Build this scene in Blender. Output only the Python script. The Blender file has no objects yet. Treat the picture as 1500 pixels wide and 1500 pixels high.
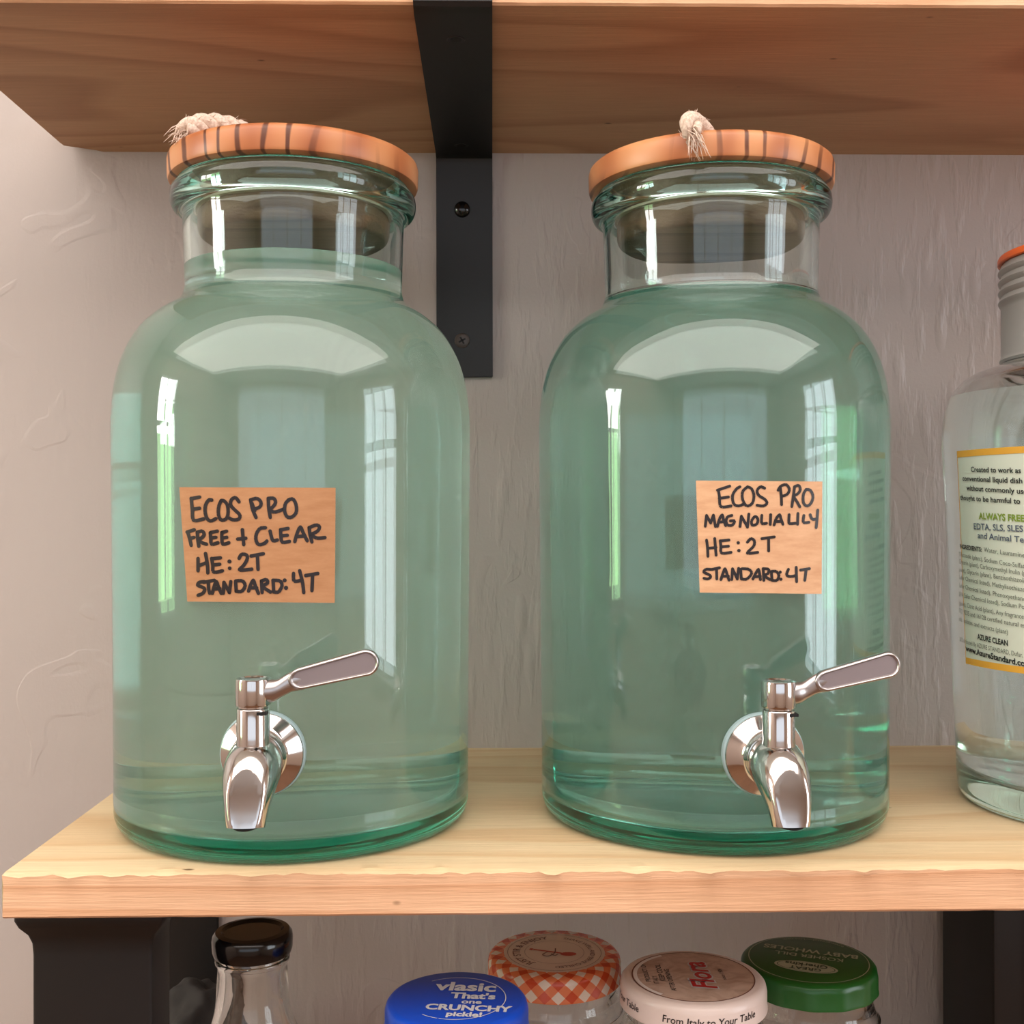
import bpy, bmesh, math, random
from mathutils import Vector, Matrix, noise
random.seed(7)
SC = bpy.context.scene
COL = SC.collection
PI = math.pi

# ------------------------------------------------------------------ camera
EYE = 1.5                      # eye height above the floor, metres
FPX = 1665.36                  # focal length in pixels of a 1500 px frame
YAW, PITCH, ROLL = 0.01727, 0.00302, -0.002
CAMP = Vector((0.0, -0.85, EYE))
_r = Vector((math.cos(YAW), -math.sin(YAW), 0)); _f = Vector((math.sin(YAW), math.cos(YAW), 0)); _u = Vector((0, 0, 1))
FWD = _f * math.cos(PITCH) + _u * math.sin(PITCH); UP0 = -_f * math.sin(PITCH) + _u * math.cos(PITCH)
RIGHT = _r * math.cos(ROLL) + UP0 * math.sin(ROLL); UPV = -_r * math.sin(ROLL) + UP0 * math.cos(ROLL)
cd = bpy.data.cameras.new('camera'); cam = bpy.data.objects.new('camera', cd); COL.objects.link(cam)
cd.sensor_width = 36; cd.sensor_height = 36; cd.sensor_fit = 'HORIZONTAL'; cd.lens = FPX / 1500 * 36; cd.clip_start = 0.01
cam.matrix_world = Matrix(((RIGHT.x, UPV.x, -FWD.x, CAMP.x), (RIGHT.y, UPV.y, -FWD.y, CAMP.y), (RIGHT.z, UPV.z, -FWD.z, CAMP.z), (0, 0, 0, 1)))
SC.camera = cam

# ------------------------------------------------------------------ world, exposure, lights
w = bpy.data.worlds.new('world'); SC.world = w; w.use_nodes = True
w.node_tree.nodes['Background'].inputs[0].default_value = (0.75, 0.85, 1.0, 1)
w.node_tree.nodes['Background'].inputs[1].default_value = 0.6
SC.view_settings.view_transform = 'Standard'; SC.view_settings.look = 'None'
SC.view_settings.gamma = 1; SC.view_settings.exposure = 0.14; SC.view_settings.use_curve_mapping = False
cy = SC.cycles
cy.use_denoising = True
cy.max_bounces = 20; cy.transmission_bounces = 20; cy.glossy_bounces = 8; cy.diffuse_bounces = 5; cy.transparent_max_bounces = 12
cy.sample_clamp_indirect = 25; cy.blur_glossy = 0.5

def area(name, loc, target, sx, sy, power, color):
    l = bpy.data.lights.new(name, 'AREA'); l.shape = 'RECTANGLE'; l.size = sx; l.size_y = sy; l.energy = power; l.color = color
    o = bpy.data.objects.new(name, l); COL.objects.link(o); o.location = loc
    o.rotation_euler = (Vector(target) - Vector(loc)).to_track_quat('-Z', 'Z').to_euler()
    return o
XL, XR, YB, ZC = -2.0, 2.1, -3.4, 2.6        # room: left wall, right wall, wall behind the camera, ceiling
area('daylight_right', (XR + .03, -1.35, 1.65), (0, -1.35, 1.65), 1.1, 1.2, 21, (0.90, 0.96, 1.0))
area('daylight_left_upper', (XL - .03, -0.75, 1.92), (0, -0.75, 1.92), 0.5, 0.5, 15, (1.0, 0.97, 0.93))
area('daylight_left_lower', (XL - .03, -0.75, 1.47), (0, -0.75, 1.47), 0.5, 0.4, 4.5, (0.55, 0.95, 0.40))
area('fill_back', (0, YB - .03, 1.8), (0, 0, 1.8), 3.1, 1.1, 8, (0.95, 0.97, 1.0))  # added dim fill from behind the camera, no known window there
area('fill_ceiling', (-0.2, -1.35, ZC - .02), (-0.2, -1.35, 0), 3.4, 1.6, 58, (1.0, 0.92, 0.86))  # added overhead fill to brighten shelf fronts and tops, no known lamp

# ------------------------------------------------------------------ pixel helpers (they find points on real surfaces)
def ray(px, py): return FWD + RIGHT * ((px - 750) / FPX) + UPV * ((750 - py) / FPX)
def at_y(px, py, Y): d = ray(px, py); return CAMP + d * ((Y - CAMP.y) / d.y)
def at_z(px, py, Z): d = ray(px, py); return CAMP + d * ((Z - CAMP.z) / d.z)
def on_cyl(px, py, cx, cyy, rad):                       # -> (angle, z) on a vertical cylinder facing the camera
    d = ray(px, py); ox, oy = CAMP.x - cx, CAMP.y - cyy
    a = d.x**2 + d.y**2; b = 2 * (ox * d.x + oy * d.y); c = ox * ox + oy * oy - rad * rad
    D = max(0, b * b - 4 * a * c); t = (-b - math.sqrt(D)) / (2 * a); P = CAMP + d * t
    return math.atan2(P.x - cx, -(P.y - cyy)), P.z

# ------------------------------------------------------------------ materials
def lin(r, g, b):
    f = lambda c: (c / 255 / 12.92) if c / 255 <= 0.04045 else ((c / 255 + 0.055) / 1.055) ** 2.4
    return (f(r), f(g), f(b), 1)
class NT:
    def __init__(s, name):
        s.m = bpy.data.materials.new(name); s.m.use_nodes = True; s.t = s.m.node_tree; s.b = s.t.nodes['Principled BSDF']; s.out = s.t.nodes['Material Output']
    def n(s, kind, **kw):
        nd = s.t.nodes.new(kind)
        for k, v in kw.items():
            if k.startswith('i_'):
                key = k[2:]
                nd.inputs[int(key) if key.isdigit() else key].default_value = v
            else: setattr(nd, k, v)
        return nd
    def l(s, a, b): s.t.links.new(a, b)
def plain(name, col, rough=0.5, metal=0.0, **kw):
    q = NT(name); q.b.inputs['Base Color'].default_value = col; q.b.inputs['Roughness'].default_value = rough; q.b.inputs['Metallic'].default_value = metal
    for k, v in kw.items(): q.b.inputs[k].default_value = v
    return q.m
def coords(q, scale, loc=(0, 0, 0), kind='Object'):
    tc = q.n('ShaderNodeTexCoord'); mp = q.n('ShaderNodeMapping'); mp.inputs['Scale'].default_value = scale; mp.inputs['Location'].default_value = loc
    q.l(tc.outputs[kind], mp.inputs[0]); return mp.outputs[0]
def ramp(q, fac, stops):
    r = q.n('ShaderNodeValToRGB'); e = r.color_ramp.elements
    while len(e) < len(stops): e.new(0.5)
    for k, (p, c) in enumerate(stops): e[k].position = p; e[k].color = c
    q.l(fac, r.inputs[0]); return r.outputs[0]
def bump(q, h, strength, dist, normal=None):
    b = q.n('ShaderNodeBump'); b.inputs['Strength'].default_value = strength; b.inputs['Distance'].default_value = dist
    q.l(h, b.inputs['Height'])
    if normal: q.l(normal, b.inputs['Normal'])
    return b.outputs[0]

def m_wood(name, c1, c2, c3, loc=(0, 0, 0), grain=(3, 26, 40), rough=0.62, rings=True):
    """grain runs along local x"""
    q = NT(name)
    v = coords(q, (1.3, 9, 14), loc)
    n0 = q.n('ShaderNodeTexNoise', i_Scale=1.6, i_Detail=2.0); q.l(v, n0.inputs['Vector'])
    nz = q.n('ShaderNodeTexNoise', i_Scale=1.0, i_Detail=1.0, i_Roughness=.4); q.l(coords(q, (1.3, 7, 16), loc), nz.inputs['Vector'])
    mm = q.n('ShaderNodeMath', operation='MULTIPLY', i_1=11.0); q.l(nz.outputs['Fac'], mm.inputs[0]); wv = q.n('ShaderNodeMath', operation='FRACT'); q.l(mm.outputs[0], wv.inputs[0])
    fine = q.n('ShaderNodeTexNoise', i_Scale=5.0, i_Detail=4.0, i_Roughness=.6); q.l(coords(q, (5, 120, 160), loc), fine.inputs['Vector'])
    base = ramp(q, n0.outputs['Fac'], [(0.3, c1), (0.7, c2)])
    wr = ramp(q, wv.outputs[0], [(0.0, (.0, .0, .0, 1)), (0.5, (.10, .10, .10, 1)), (0.88, (.75, .75, .75, 1)), (1, (0, 0, 0, 1))])
    mx = q.n('ShaderNodeMix', data_type='RGBA'); q.l(wr, mx.inputs[0]); q.l(base, mx.inputs[6]); mx.inputs[7].default_value = c3
    f2 = ramp(q, fine.outputs['Fac'], [(0.3, (.91, .90, .88, 1)), (0.65, (1.03, 1.03, 1.03, 1))])
    ml = q.n('ShaderNodeMix', data_type='RGBA', blend_type='MULTIPLY'); ml.inputs[0].default_value = 1; q.l(mx.outputs[2], ml.inputs[6]); q.l(f2, ml.inputs[7])
    vo = q.n('ShaderNodeTexVoronoi', i_Scale=1.0); q.l(coords(q, (16, 30, 30), loc), vo.inputs['Vector']); vr = ramp(q, vo.outputs['Distance'], [(.035, (.25, .2, .15, 1)), (.06, (1, 1, 1, 1))])
    m3 = q.n('ShaderNodeMix', data_type='RGBA', blend_type='MULTIPLY'); m3.inputs[0].default_value = 1; q.l(ml.outputs[2], m3.inputs[6]); q.l(vr, m3.inputs[7])
    q.l(m3.outputs[2], q.b.inputs['Base Color']); q.b.inputs['Roughness'].default_value = rough
    q.l(bump(q, fine.outputs['Fac'], .35, .0012), q.b.inputs['Normal'])
    return q.m

def m_wall():
    q = NT('wall_paint')
    big = q.n('ShaderNodeTexNoise', i_Scale=3.0, i_Detail=2.0); q.l(coords(q, (1, 1, 1)), big.inputs['Vector'])
    q.l(ramp(q, big.outputs['Fac'], [(0.3, lin(180, 169, 164)), (0.7, lin(188, 177, 172))]), q.b.inputs['Base Color'])
    q.b.inputs['Roughness'].default_value = 0.42
    # vertical brush marks and drips, stronger to the right of the shelf end, plus soft lumps of filler
    dr = q.n('ShaderNodeTexNoise', i_Scale=1.0, i_Detail=3.0, i_Roughness=.55); q.l(coords(q, (95, 1, 22)), dr.inputs['Vector'])
    drr = ramp(q, dr.outputs['Fac'], [(0.5, (0, 0, 0, 1)), (0.72, (1, 1, 1, 1))])
    vo = q.n('ShaderNodeTexVoronoi', feature='SMOOTH_F1', i_Scale=1.0); vo.inputs['Smoothness'].default_value = .4; q.l(coords(q, (60, 1, 16), (.3, 0, .7)), vo.inputs['Vector'])
    vr = ramp(q, vo.outputs['Distance'], [(0.08, (1, 1, 1, 1)), (0.3, (0, 0, 0, 1))])
    fine = q.n('ShaderNodeTexNoise', i_Scale=1.0, i_Detail=3.0); q.l(coords(q, (420, 1, 380)), fine.inputs['Vector'])
    mask = q.n('ShaderNodeMapRange', i_1=-.28, i_2=.1, i_3=.18, i_4=1.0)
    sx = q.n('ShaderNodeSeparateXYZ'); q.l(coords(q, (1, 1, 1)), sx.inputs[0]); q.l(sx.outputs[0], mask.inputs[0])
    lump = q.n('ShaderNodeTexNoise', i_Scale=14.0, i_Detail=2.0, i_Distortion=1.2); q.l(coords(q, (1, 1, 1)), lump.inputs['Vector'])
    lr = ramp(q, lump.outputs['Fac'], [(0.60, (0, 0, 0, 1)), (0.63, (1, 1, 1, 1))])
    a = q.n('ShaderNodeMath', operation='ADD'); q.l(drr, a.inputs[0]); q.l(vr, a.inputs[1])
    b = q.n('ShaderNodeMath', operation='MULTIPLY'); q.l(a.outputs[0], b.inputs[0]); q.l(mask.outputs[0], b.inputs[1])
    n1 = bump(q, b.outputs[0], .6, .0012)
    n2 = bump(q, lr, .35, .0007, n1)
    n3 = bump(q, fine.outputs['Fac'], .22, .0006, n2)
    q.l(n3, q.b.inputs['Normal'])
    return q.m

def m_glass(name, absorb=None, density=0, rough=0.0, ior=1.5, tint=(1, 1, 1, 1)):
    q = NT(name); t = q.t; t.nodes.remove(q.b)
    g = q.n('ShaderNodeBsdfGlass', i_Color=tint, i_Roughness=rough, i_IOR=ior)
    q.l(g.outputs[0], q.out.inputs['Surface'])
    if absorb:
        v = q.n('ShaderNodeVolumeAbsorption', i_Color=absorb, i_Density=density); q.l(v.outputs[0], q.out.inputs['Volume'])
    return q.m
def m_liquid(name, milk_col, milk, ior=1.333, vol=None):
    q = NT(name); t = q.t; t.nodes.remove(q.b)
    g = q.n('ShaderNodeBsdfGlass', i_Color=(1, 1, 1, 1), i_Roughness=0.0, i_IOR=ior)
    tr = q.n('ShaderNodeBsdfTranslucent', i_Color=milk_col); df = q.n('ShaderNodeBsdfDiffuse', i_Color=milk_col)
    m0 = q.n('ShaderNodeMixShader', i_0=.55); q.l(tr.outputs[0], m0.inputs[1]); q.l(df.outputs[0], m0.inputs[2])
    m1 = q.n('ShaderNodeMixShader', i_0=milk); q.l(g.outputs[0], m1.inputs[1]); q.l(m0.outputs[0], m1.inputs[2])
    q.l(m1.outputs[0], q.out.inputs['Surface'])
    if vol: v = q.n('ShaderNodeVolumeAbsorption', i_Color=vol, i_Density=1.7); q.l(v.outputs[0], q.out.inputs['Volume'])
    return q.m

M = {}
M['wall'] = m_wall()
M['paint'] = plain('room_paint', lin(205, 185, 170), .7)
M['ceil'] = plain('ceiling_paint', lin(232, 226, 218), .8)
M['floor'] = m_wood('floor_wood', lin(150, 105, 72), lin(130, 88, 58), lin(90, 60, 40))
M['pine'] = m_wood('pale_pine', lin(218, 192, 152), lin(224, 201, 162), lin(208, 172, 128), (0.2, .3, .1))
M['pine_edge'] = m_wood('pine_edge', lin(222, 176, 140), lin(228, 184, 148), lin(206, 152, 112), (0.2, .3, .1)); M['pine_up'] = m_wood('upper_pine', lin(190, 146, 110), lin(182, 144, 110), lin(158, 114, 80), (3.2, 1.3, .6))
M['glass_green'] = m_glass('green_jar_glass', (.56, .95, .90, 1), 44)
M['glass_clear'] = m_glass('clear_glass', (.75, .92, .84, 1), 12)
M['liquid1'] = m_liquid('cloudy_liquid_pale', (.72, 1.0, .85, 1), .25, 1.333, (.45, 1.0, .86, 1))
M['liquid2'] = m_liquid('cloudy_liquid_deep', (.46, .98, .80, 1), .17, 1.333, (.30, .97, .84, 1))
M['water'] = m_liquid('clear_soap', (.66, .84, .80, 1), .22, 1.333, (.70, 1.0, .96, 1))
M['black_steel'] = plain('black_powder_coat', lin(17, 17, 18), .45)
M['black_plastic'] = plain('black_plastic', lin(17, 14, 14), .5)
M['gloss_black'] = plain('gloss_black', lin(12, 10, 10), .15)
M['steel'] = plain('polished_steel', (.60, .575, .57, 1), .10, 1.0)
M['steel_brushed'] = plain('brushed_steel', (.47, .44, .44, 1), .28, 1.0)
M['steel_panel'] = plain('blasted_steel', (.36, .31, .32, 1), .5, 1.0)
M['silicone'] = plain('silicone_washer', lin(190, 215, 220), .35, **{'Transmission Weight': .35})
M['ink'] = plain('marker_ink', lin(28, 20, 22), .4)
M['seam'] = plain('plug_gasket', lin(190, 180, 150), .5)

def m_kraft(name, c1, c2):
    q = NT(name); n = q.n('ShaderNodeTexNoise', i_Scale=1.0, i_Detail=5.0, i_Roughness=.65); q.l(coords(q, (60, 60, 260)), n.inputs['Vector'])
    q.l(ramp(q, n.outputs['Fac'], [(.3, c1), (.7, c2)]), q.b.inputs['Base Color']); q.b.inputs['Roughness'].default_value = .75; return q.m
M['kraft1'] = m_kraft('kraft_card_dark', lin(166, 116, 76), lin(182, 134, 94))
M['kraft2'] = m_kraft('kraft_card_light', lin(198, 150, 112), lin(216, 172, 134))
M['kraft_edge'] = plain('card_edge', lin(225, 190, 150), .8)

def m_acacia(name, loc):
    q = NT(name)
    wv = q.n('ShaderNodeTexWave', wave_type='BANDS', bands_direction='X', i_Scale=11.0, i_Distortion=5.5, i_Detail=3.0); wv.inputs['Detail Scale'].default_value = 1.1
    q.l(coords(q, (1, .35, .55), loc), wv.inputs['Vector'])
    c = ramp(q, wv.outputs['Fac'], [(0, lin(214, 152, 104)), (.55, lin(202, 136, 90)), (1, lin(184, 116, 74))])
    w2 = q.n('ShaderNodeTexWave', wave_type='BANDS', bands_direction='X', i_Scale=27.0, i_Distortion=9.0, i_Detail=2.0); w2.inputs['Detail Scale'].default_value = .8; q.l(coords(q, (1, .35, .45), loc), w2.inputs['Vector'])
    l2 = ramp(q, w2.outputs['Fac'], [(.84, (0, 0, 0, 1)), (.96, (1, 1, 1, 1))])
    mk = q.n('ShaderNodeTexNoise', i_Scale=16.0, i_Detail=1.0); q.l(coords(q, (1, .6, .6), loc), mk.inputs['Vector']); mr = ramp(q, mk.outputs['Fac'], [(.44, (0, 0, 0, 1)), (.54, (1, 1, 1, 1))])
    mu = q.n('ShaderNodeMath', operation='MULTIPLY'); q.l(l2, mu.inputs[0]); q.l(mr, mu.inputs[1])
    mxx = q.n('ShaderNodeMix', data_type='RGBA'); q.l(mu.outputs[0], mxx.inputs[0]); q.l(c, mxx.inputs[6]); mxx.inputs[7].default_value = lin(104, 60, 38); c = mxx.outputs[2]
    n = q.n('ShaderNodeTexNoise', i_Scale=9.0, i_Detail=3.0); q.l(coords(q, (1, 1, 1), loc), n.inputs['Vector'])
    c2 = ramp(q, n.outputs['Fac'], [(.42, (1, 1, 1, 1)), (.62, (.78, .64, .56, 1))])
    ml = q.n('ShaderNodeMix', data_type='RGBA', blend_type='MULTIPLY'); ml.inputs[0].default_value = 1; q.l(c, ml.inputs[6]); q.l(c2, ml.inputs[7])
    q.l(ml.outputs[2], q.b.inputs['Base Color']); q.b.inputs['Roughness'].default_value = .38; return q.m
M['lid1'] = m_acacia('acacia_lid_a', (.37, .2, 0)); M['lid2'] = m_acacia('acacia_lid_b', (1.212, .9, .3))
M['stopper'] = m_wood('stopper_wood', lin(128, 108, 82), lin(112, 92, 68), lin(86, 68, 48)); q = NT('jute_rope'); rn = q.n('ShaderNodeTexNoise', i_Scale=700.0, i_Detail=2.0); q.l(coords(q, (1, 1, 1)), rn.inputs['Vector']); q.l(ramp(q, rn.outputs['Fac'], [(.35, lin(196, 170, 152)), (.6, lin(224, 204, 188))]), q.b.inputs['Base Color']); q.b.inputs['Roughness'].default_value = .9; q.l(bump(q, rn.outputs['Fac'], .4, .0005), q.b.inputs['Normal']); M['rope'] = q.m

# ------------------------------------------------------------------ mesh helpers
def link(name, bm, mat, parent=None, smooth=35, loc=None):
    me = bpy.data.meshes.new(name); bm.normal_update(); bm.to_mesh(me); bm.free()
    if isinstance(mat, (list, tuple)):
        for m in mat: me.materials.append(m)
    elif mat: me.materials.append(mat)
    if smooth:
        me.shade_smooth(); me.set_sharp_from_angle(angle=math.radians(smooth))
    o = bpy.data.objects.new(name, me); COL.objects.link(o)
    if loc: o.location = loc
    if parent: o.parent = parent
    return o
def thing(name, label, cat, loc=(0, 0, 0), rz=0, group=None):
    o = bpy.data.objects.new(name, None); COL.objects.link(o); o.location = loc; o.rotation_euler = (0, 0, rz); o.empty_display_size = .02
    o['label'] = label; o['category'] = cat
    if group: o['group'] = group
    return o
def tag(o, label, cat, group=None):
    o['label'] = label; o['category'] = cat
    if group: o['group'] = group
    return o
def struct(o): o['kind'] = 'structure'; return o
def box(bm, x0, x1, y0, y1, z0, z1, bev=0, seg=2):
    r = bmesh.ops.create_cube(bm, size=1, matrix=Matrix.Translation(((x0 + x1) / 2, (y0 + y1) / 2, (z0 + z1) / 2)) @ Matrix.Diagonal((x1 - x0, y1 - y0, z1 - z0, 1)))
    if bev:
        es = {e for v in r['verts'] for e in v.link_edges}
        bmesh.ops.bevel(bm, geom=list(es), offset=bev, segments=seg, affect='EDGES', profile=.5)
def boxed(*a, **k): bm = bmesh.new(); box(bm, *a, **k); return bm
def spline(pts, sub=6, closed=False):
    """Catmull-Rom through points; a point repeated keeps a corner"""
    P = [Vector(p) for p in pts]; out = []
    n = len(P)
    for i in range(n - 1):
        p0 = P[max(i - 1, 0)]; p1 = P[i]; p2 = P[i + 1]; p3 = P[min(i + 2, n - 1)]
        if (p2 - p1).length < 1e-9: continue
        for k in range(sub):
            t = k / sub
            out.append(.5 * ((2 * p1) + (-p0 + p2) * t + (2 * p0 - 5 * p1 + 4 * p2 - p3) * t * t + (-p0 + 3 * p1 - 3 * p2 + p3) * t**3))
    out.append(P[-1]); return out
def lathe(prof, seg=96, bm=None, wob=None):
    """prof: list of (r, z); r = 0 closes with a pole"""
    bm = bm or bmesh.new(); rings = []
    for r, z in prof:
        if r < 1e-6: rings.append([bm.verts.new((0, 0, z))])
        else: rings.append([bm.verts.new((r * math.cos(2 * PI * k / seg), r * math.sin(2 * PI * k / seg), z)) for k in range(seg)])
    for a, b in zip(rings, rings[1:]):
        for k in range(seg):
            j = (k + 1) % seg
            if len(a) == 1 and len(b) == 1: continue
            if len(a) == 1: bm.faces.new((a[0], b[j], b[k]))
            elif len(b) == 1: bm.faces.new((a[k], a[j], b[0]))
            else: bm.faces.new((a[k], a[j], b[j], b[k]))
    bmesh.ops.recalc_face_normals(bm, faces=bm.faces)
    return bm
def tube(path, rad, seg=10, bm=None, cap=True, squash=None):
    """rad: number or list; parallel transported rings"""
    bm = bm or bmesh.new(); n = len(path); P = [Vector(p) for p in path]
    R = rad if isinstance(rad, (list, tuple)) else [rad] * n
    T = [(P[min(i + 1, n - 1)] - P[max(i - 1, 0)]).normalized() for i in range(n)]
    u = T[0].orthogonal().normalized(); rings = []
    for i in range(n):
        u = (u - T[i] * u.dot(T[i])).normalized(); v = T[i].cross(u)
        rings.append([bm.verts.new(P[i] + (u * math.cos(2 * PI * k / seg) + v * math.sin(2 * PI * k / seg)) * R[i]) for k in range(seg)])
    for a, b in zip(rings, rings[1:]):
        for k in range(seg): j = (k + 1) % seg; bm.faces.new((a[k], a[j], b[j], b[k]))
    if cap: bm.faces.new(rings[0][::-1]); bm.faces.new(rings[-1])
    return bm
def ellip_loft(rings, seg=28, bm=None):
    """rings: (center, axis_u, axis_v, ru, rv) -> closed loft"""
    bm = bm or bmesh.new(); R = []
    for c, u, v, ru, rv in rings:
        c, u, v = Vector(c), Vector(u).normalized(), Vector(v).normalized()
        R.append([bm.verts.new(c + u * ru * math.cos(2 * PI * k / seg) + v * rv * math.sin(2 * PI * k / seg)) for k in range(seg)])
    for a, b in zip(R, R[1:]):
        for k in range(seg): j = (k + 1) % seg; bm.faces.new((a[k], a[j], b[j], b[k]))
    bm.faces.new(R[0][::-1]); bm.faces.new(R[-1]); bmesh.ops.recalc_face_normals(bm, faces=bm.faces)
    return bm
def text_mesh(s, size=1.0, bold=0.0, shear=0.0, align='LEFT', spacing=1.0):
    cu = bpy.data.curves.new('t', 'FONT'); cu.body = s; cu.size = size; cu.offset = bold; cu.shear = shear; cu.align_x = align; cu.space_character = spacing; cu.resolution_u = 3
    ob = bpy.data.objects.new('t', cu); COL.objects.link(ob)
    me = bpy.data.meshes.new_from_object(ob.evaluated_get(bpy.context.evaluated_depsgraph_get()))
    bpy.data.objects.remove(ob); bpy.data.curves.remove(cu)
    V = [tuple(v.co) for v in me.vertices]; F = [tuple(p.vertices) for p in me.polygons]; bpy.data.meshes.remove(me)
    return V, F
def add_mapped(bm, V, F, fn):
    vs = [bm.verts.new(fn(v[0], v[1])) for v in V]
    for f in F:
        try: bm.faces.new([vs[i] for i in f])
        except ValueError: pass
def stroke_ribbon(bm, pts, width, fn, sub=5):
    """flat marker stroke in a 2-D plane, mapped onto a surface by fn; round ends"""
    P = spline([(x, y, 0) for x, y in pts], sub) if len(pts) > 2 else ([Vector((*pts[0], 0)), Vector((*pts[1], 0))] if len(pts) == 2 else [Vector((*pts[0], 0))])
    h = width / 2
    for i, p in enumerate(P):
        hh = h * (.92 + .16 * random.random())
        if i in (0, len(P) - 1) or i % 2 == 0:
            bm.faces.new([bm.verts.new(fn(p.x + hh * math.cos(2 * PI * k / 10), p.y + hh * math.sin(2 * PI * k / 10))) for k in range(10)])
        if i + 1 < len(P):
            q = P[i + 1]; d = (q - p)
            if d.length < 1e-6: continue
            nrm = Vector((-d.y, d.x, 0)).normalized() * h
            bm.faces.new([bm.verts.new(fn(c.x, c.y)) for c in (p + nrm, p - nrm, q - nrm, q + nrm)])

# ------------------------------------------------------------------ the room
ZL = EYE - .17373              # top of the lower shelf
ZU = EYE + .27108              # underside of the upper shelf
TH = .0225                     # shelf board thickness
DU, DL = .2476, .2923          # how far the two shelves stand out
wall = struct(link('wall_back', boxed(XL, XR, 0, .1, 0, ZC), M['wall'], smooth=0))
struct(link('floor', boxed(XL, XR, YB, 0, -.1, 0), M['floor'], smooth=0))
struct(link('ceiling', boxed(XL, XR, YB, 0, ZC, ZC + .1), M['ceil'], smooth=0))
def wall_with_hole(name, fixed, lo, hi, along, holes):
    """wall slab made of strips around one window opening; along: 'x' or 'y'"""
    bm = bmesh.new(); a0, a1 = along; (h0, h1, z0, z1) = holes
    segs = [(a0, h0, 0, ZC), (h1, a1, 0, ZC), (h0, h1, 0, z0), (h0, h1, z1, ZC)]
    for s0, s1, q0, q1 in segs:
        if fixed == 'x': box(bm, lo, hi, s0, s1, q0, q1)
        else: box(bm, s0, s1, lo, hi, q0, q1)
    return struct(link(name, bm, M['paint'], smooth=0))
wall_with_hole('wall_right', 'x', XR, XR + .1, (YB, 0), (-1.9, -.8, 1.05, 2.25))
wall_with_hole('wall_left', 'x', XL - .1, XL, (YB, 0), (-1.0, -.5, 1.27, 2.17))
wall_with_hole('wall_front', 'y', YB - .1, YB, (XL, XR), (-1.6, 1.6, 1.2, 2.4))  # opening made up to let the added back fill in
frame_white = plain('window_frame_paint', lin(235, 232, 225), .4)
def window(name, fixed, pos, a0, a1, z0, z1, nv, nh):
    bm = bmesh.new(); t = .035
    def bar(u0, u1, q0, q1):
        if fixed == 'x': box(bm, pos - .02, pos + .02, u0, u1, q0, q1)
        else: box(bm, u0, u1, pos - .02, pos + .02, q0, q1)
    for u in (a0, a1 - t): bar(u, u + t, z0, z1)
    for q in (z0, z1 - t): bar(a0 + t, a1 - t, q, q + t)
    for k in range(1, nv + 1): u = a0 + (a1 - a0) * k / (nv + 1); bar(u - .015, u + .015, z0 + t, z1 - t)
    for k in range(1, nh + 1): q = z0 + (z1 - z0) * k / (nh + 1); bar(a0 + t, a1 - t, q - .012, q + .012)
    return struct(link(name, bm, frame_white, smooth=0))
window('window_1', 'x', XR + .005, -1.9, -.8, 1.05, 2.25, 2, 1)
window('window_2', 'x', XL - .005, -1.0, -.5, 1.27, 2.17, 1, 1)
window('added_window', 'y', YB - .005, -1.6, 1.6, 1.2, 2.4, 3, 0)  # made-up window frame in front of the added back fill

# ------------------------------------------------------------------ shelves
def shelf(name, x0, x1, depth, ztop, th, mat, label, burr, chip=False, clear_of=None):
    """board with its own worn edges: the long front arris is ragged, the ends sawn"""
    bm = bmesh.new(); nx = int((x1 - x0) / .004)
    rows = []
    prof = [(0.0, 0), (-.02, 0), (-depth + .012, 0), (-depth + .003, 0), (-depth, -.0012), (-depth, -.006), (-depth, -th + .0012), (-depth + .0012, -th), (-depth + .02, -th), (-.02, -th), (0.0, -th)]
    for i in range(nx + 1):
        x = x0 + (x1 - x0) * i / nx; row = []
        for k, (y, z) in enumerate(prof):
            yy, zz = y, z + ztop
            if k == 3: zz += burr * .5 * max(0, noise.noise((x * 60, 3, 0)))
            if k == 4:
                b = max(0, noise.noise((x * 90, 0, 7)) + .35 * noise.noise((x * 260, 5, 1)) + .1) * (0 if clear_of and clear_of[0] < x < clear_of[1] else 1)
                yy -= burr * b; zz += burr * .35 * noise.noise((x * 110, 9, 3)) - burr * .5 * b
            if k == 7 and not clear_of: zz += .0003 * noise.noise((x * 80, 2, 9))
            if k == 6: yy += .0004 * noise.noise((x * 70, 8, 2))
            if chip and k in (10, 0):
                d = x - x0
                if d < .024: yy -= (.0135 * (1 - d / .024) ** .8 + .0015 * abs(noise.noise((x * 300, 0, 0)))) if k == 10 else 0
            xx = x
            if i == 0: xx += .0012 * noise.noise((k * 1.7, y * 60, burr * 1000))
            row.append(bm.verts.new((xx, yy, zz)))
        rows.append(row)
    n = len(prof)
    for a, b in zip(rows, rows[1:]):
        for k in range(n): j = (k + 1) % n; bm.faces.new((a[k], b[k], b[j], a[j])).material_index = 1 if k in (4, 5, 6) else 0
    bm.faces.new(rows[0]); bm.faces.new(rows[-1][::-1])
    bmesh.ops.recalc_face_normals(bm, faces=bm.faces)
    return tag(link(name, bm, mat, smooth=30), label, 'shelf')
shelf('wooden_shelf', -.2385, .62, DL, ZL, .0222, [M['pine'], M['pine_edge']], 'pale pine board shelf with ragged front edge carrying the two green dispensers', .0030)
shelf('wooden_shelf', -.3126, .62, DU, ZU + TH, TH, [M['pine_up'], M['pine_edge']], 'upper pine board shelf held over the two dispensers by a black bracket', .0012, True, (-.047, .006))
Z3 = EYE - .415                # third shelf, below the frame
shelf('wooden_shelf', -.30, .62, .255, Z3, .0222, [M['pine_up'], M['pine_edge']], 'lowest pine board shelf under the jars with coloured metal lids', .0012)

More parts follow.
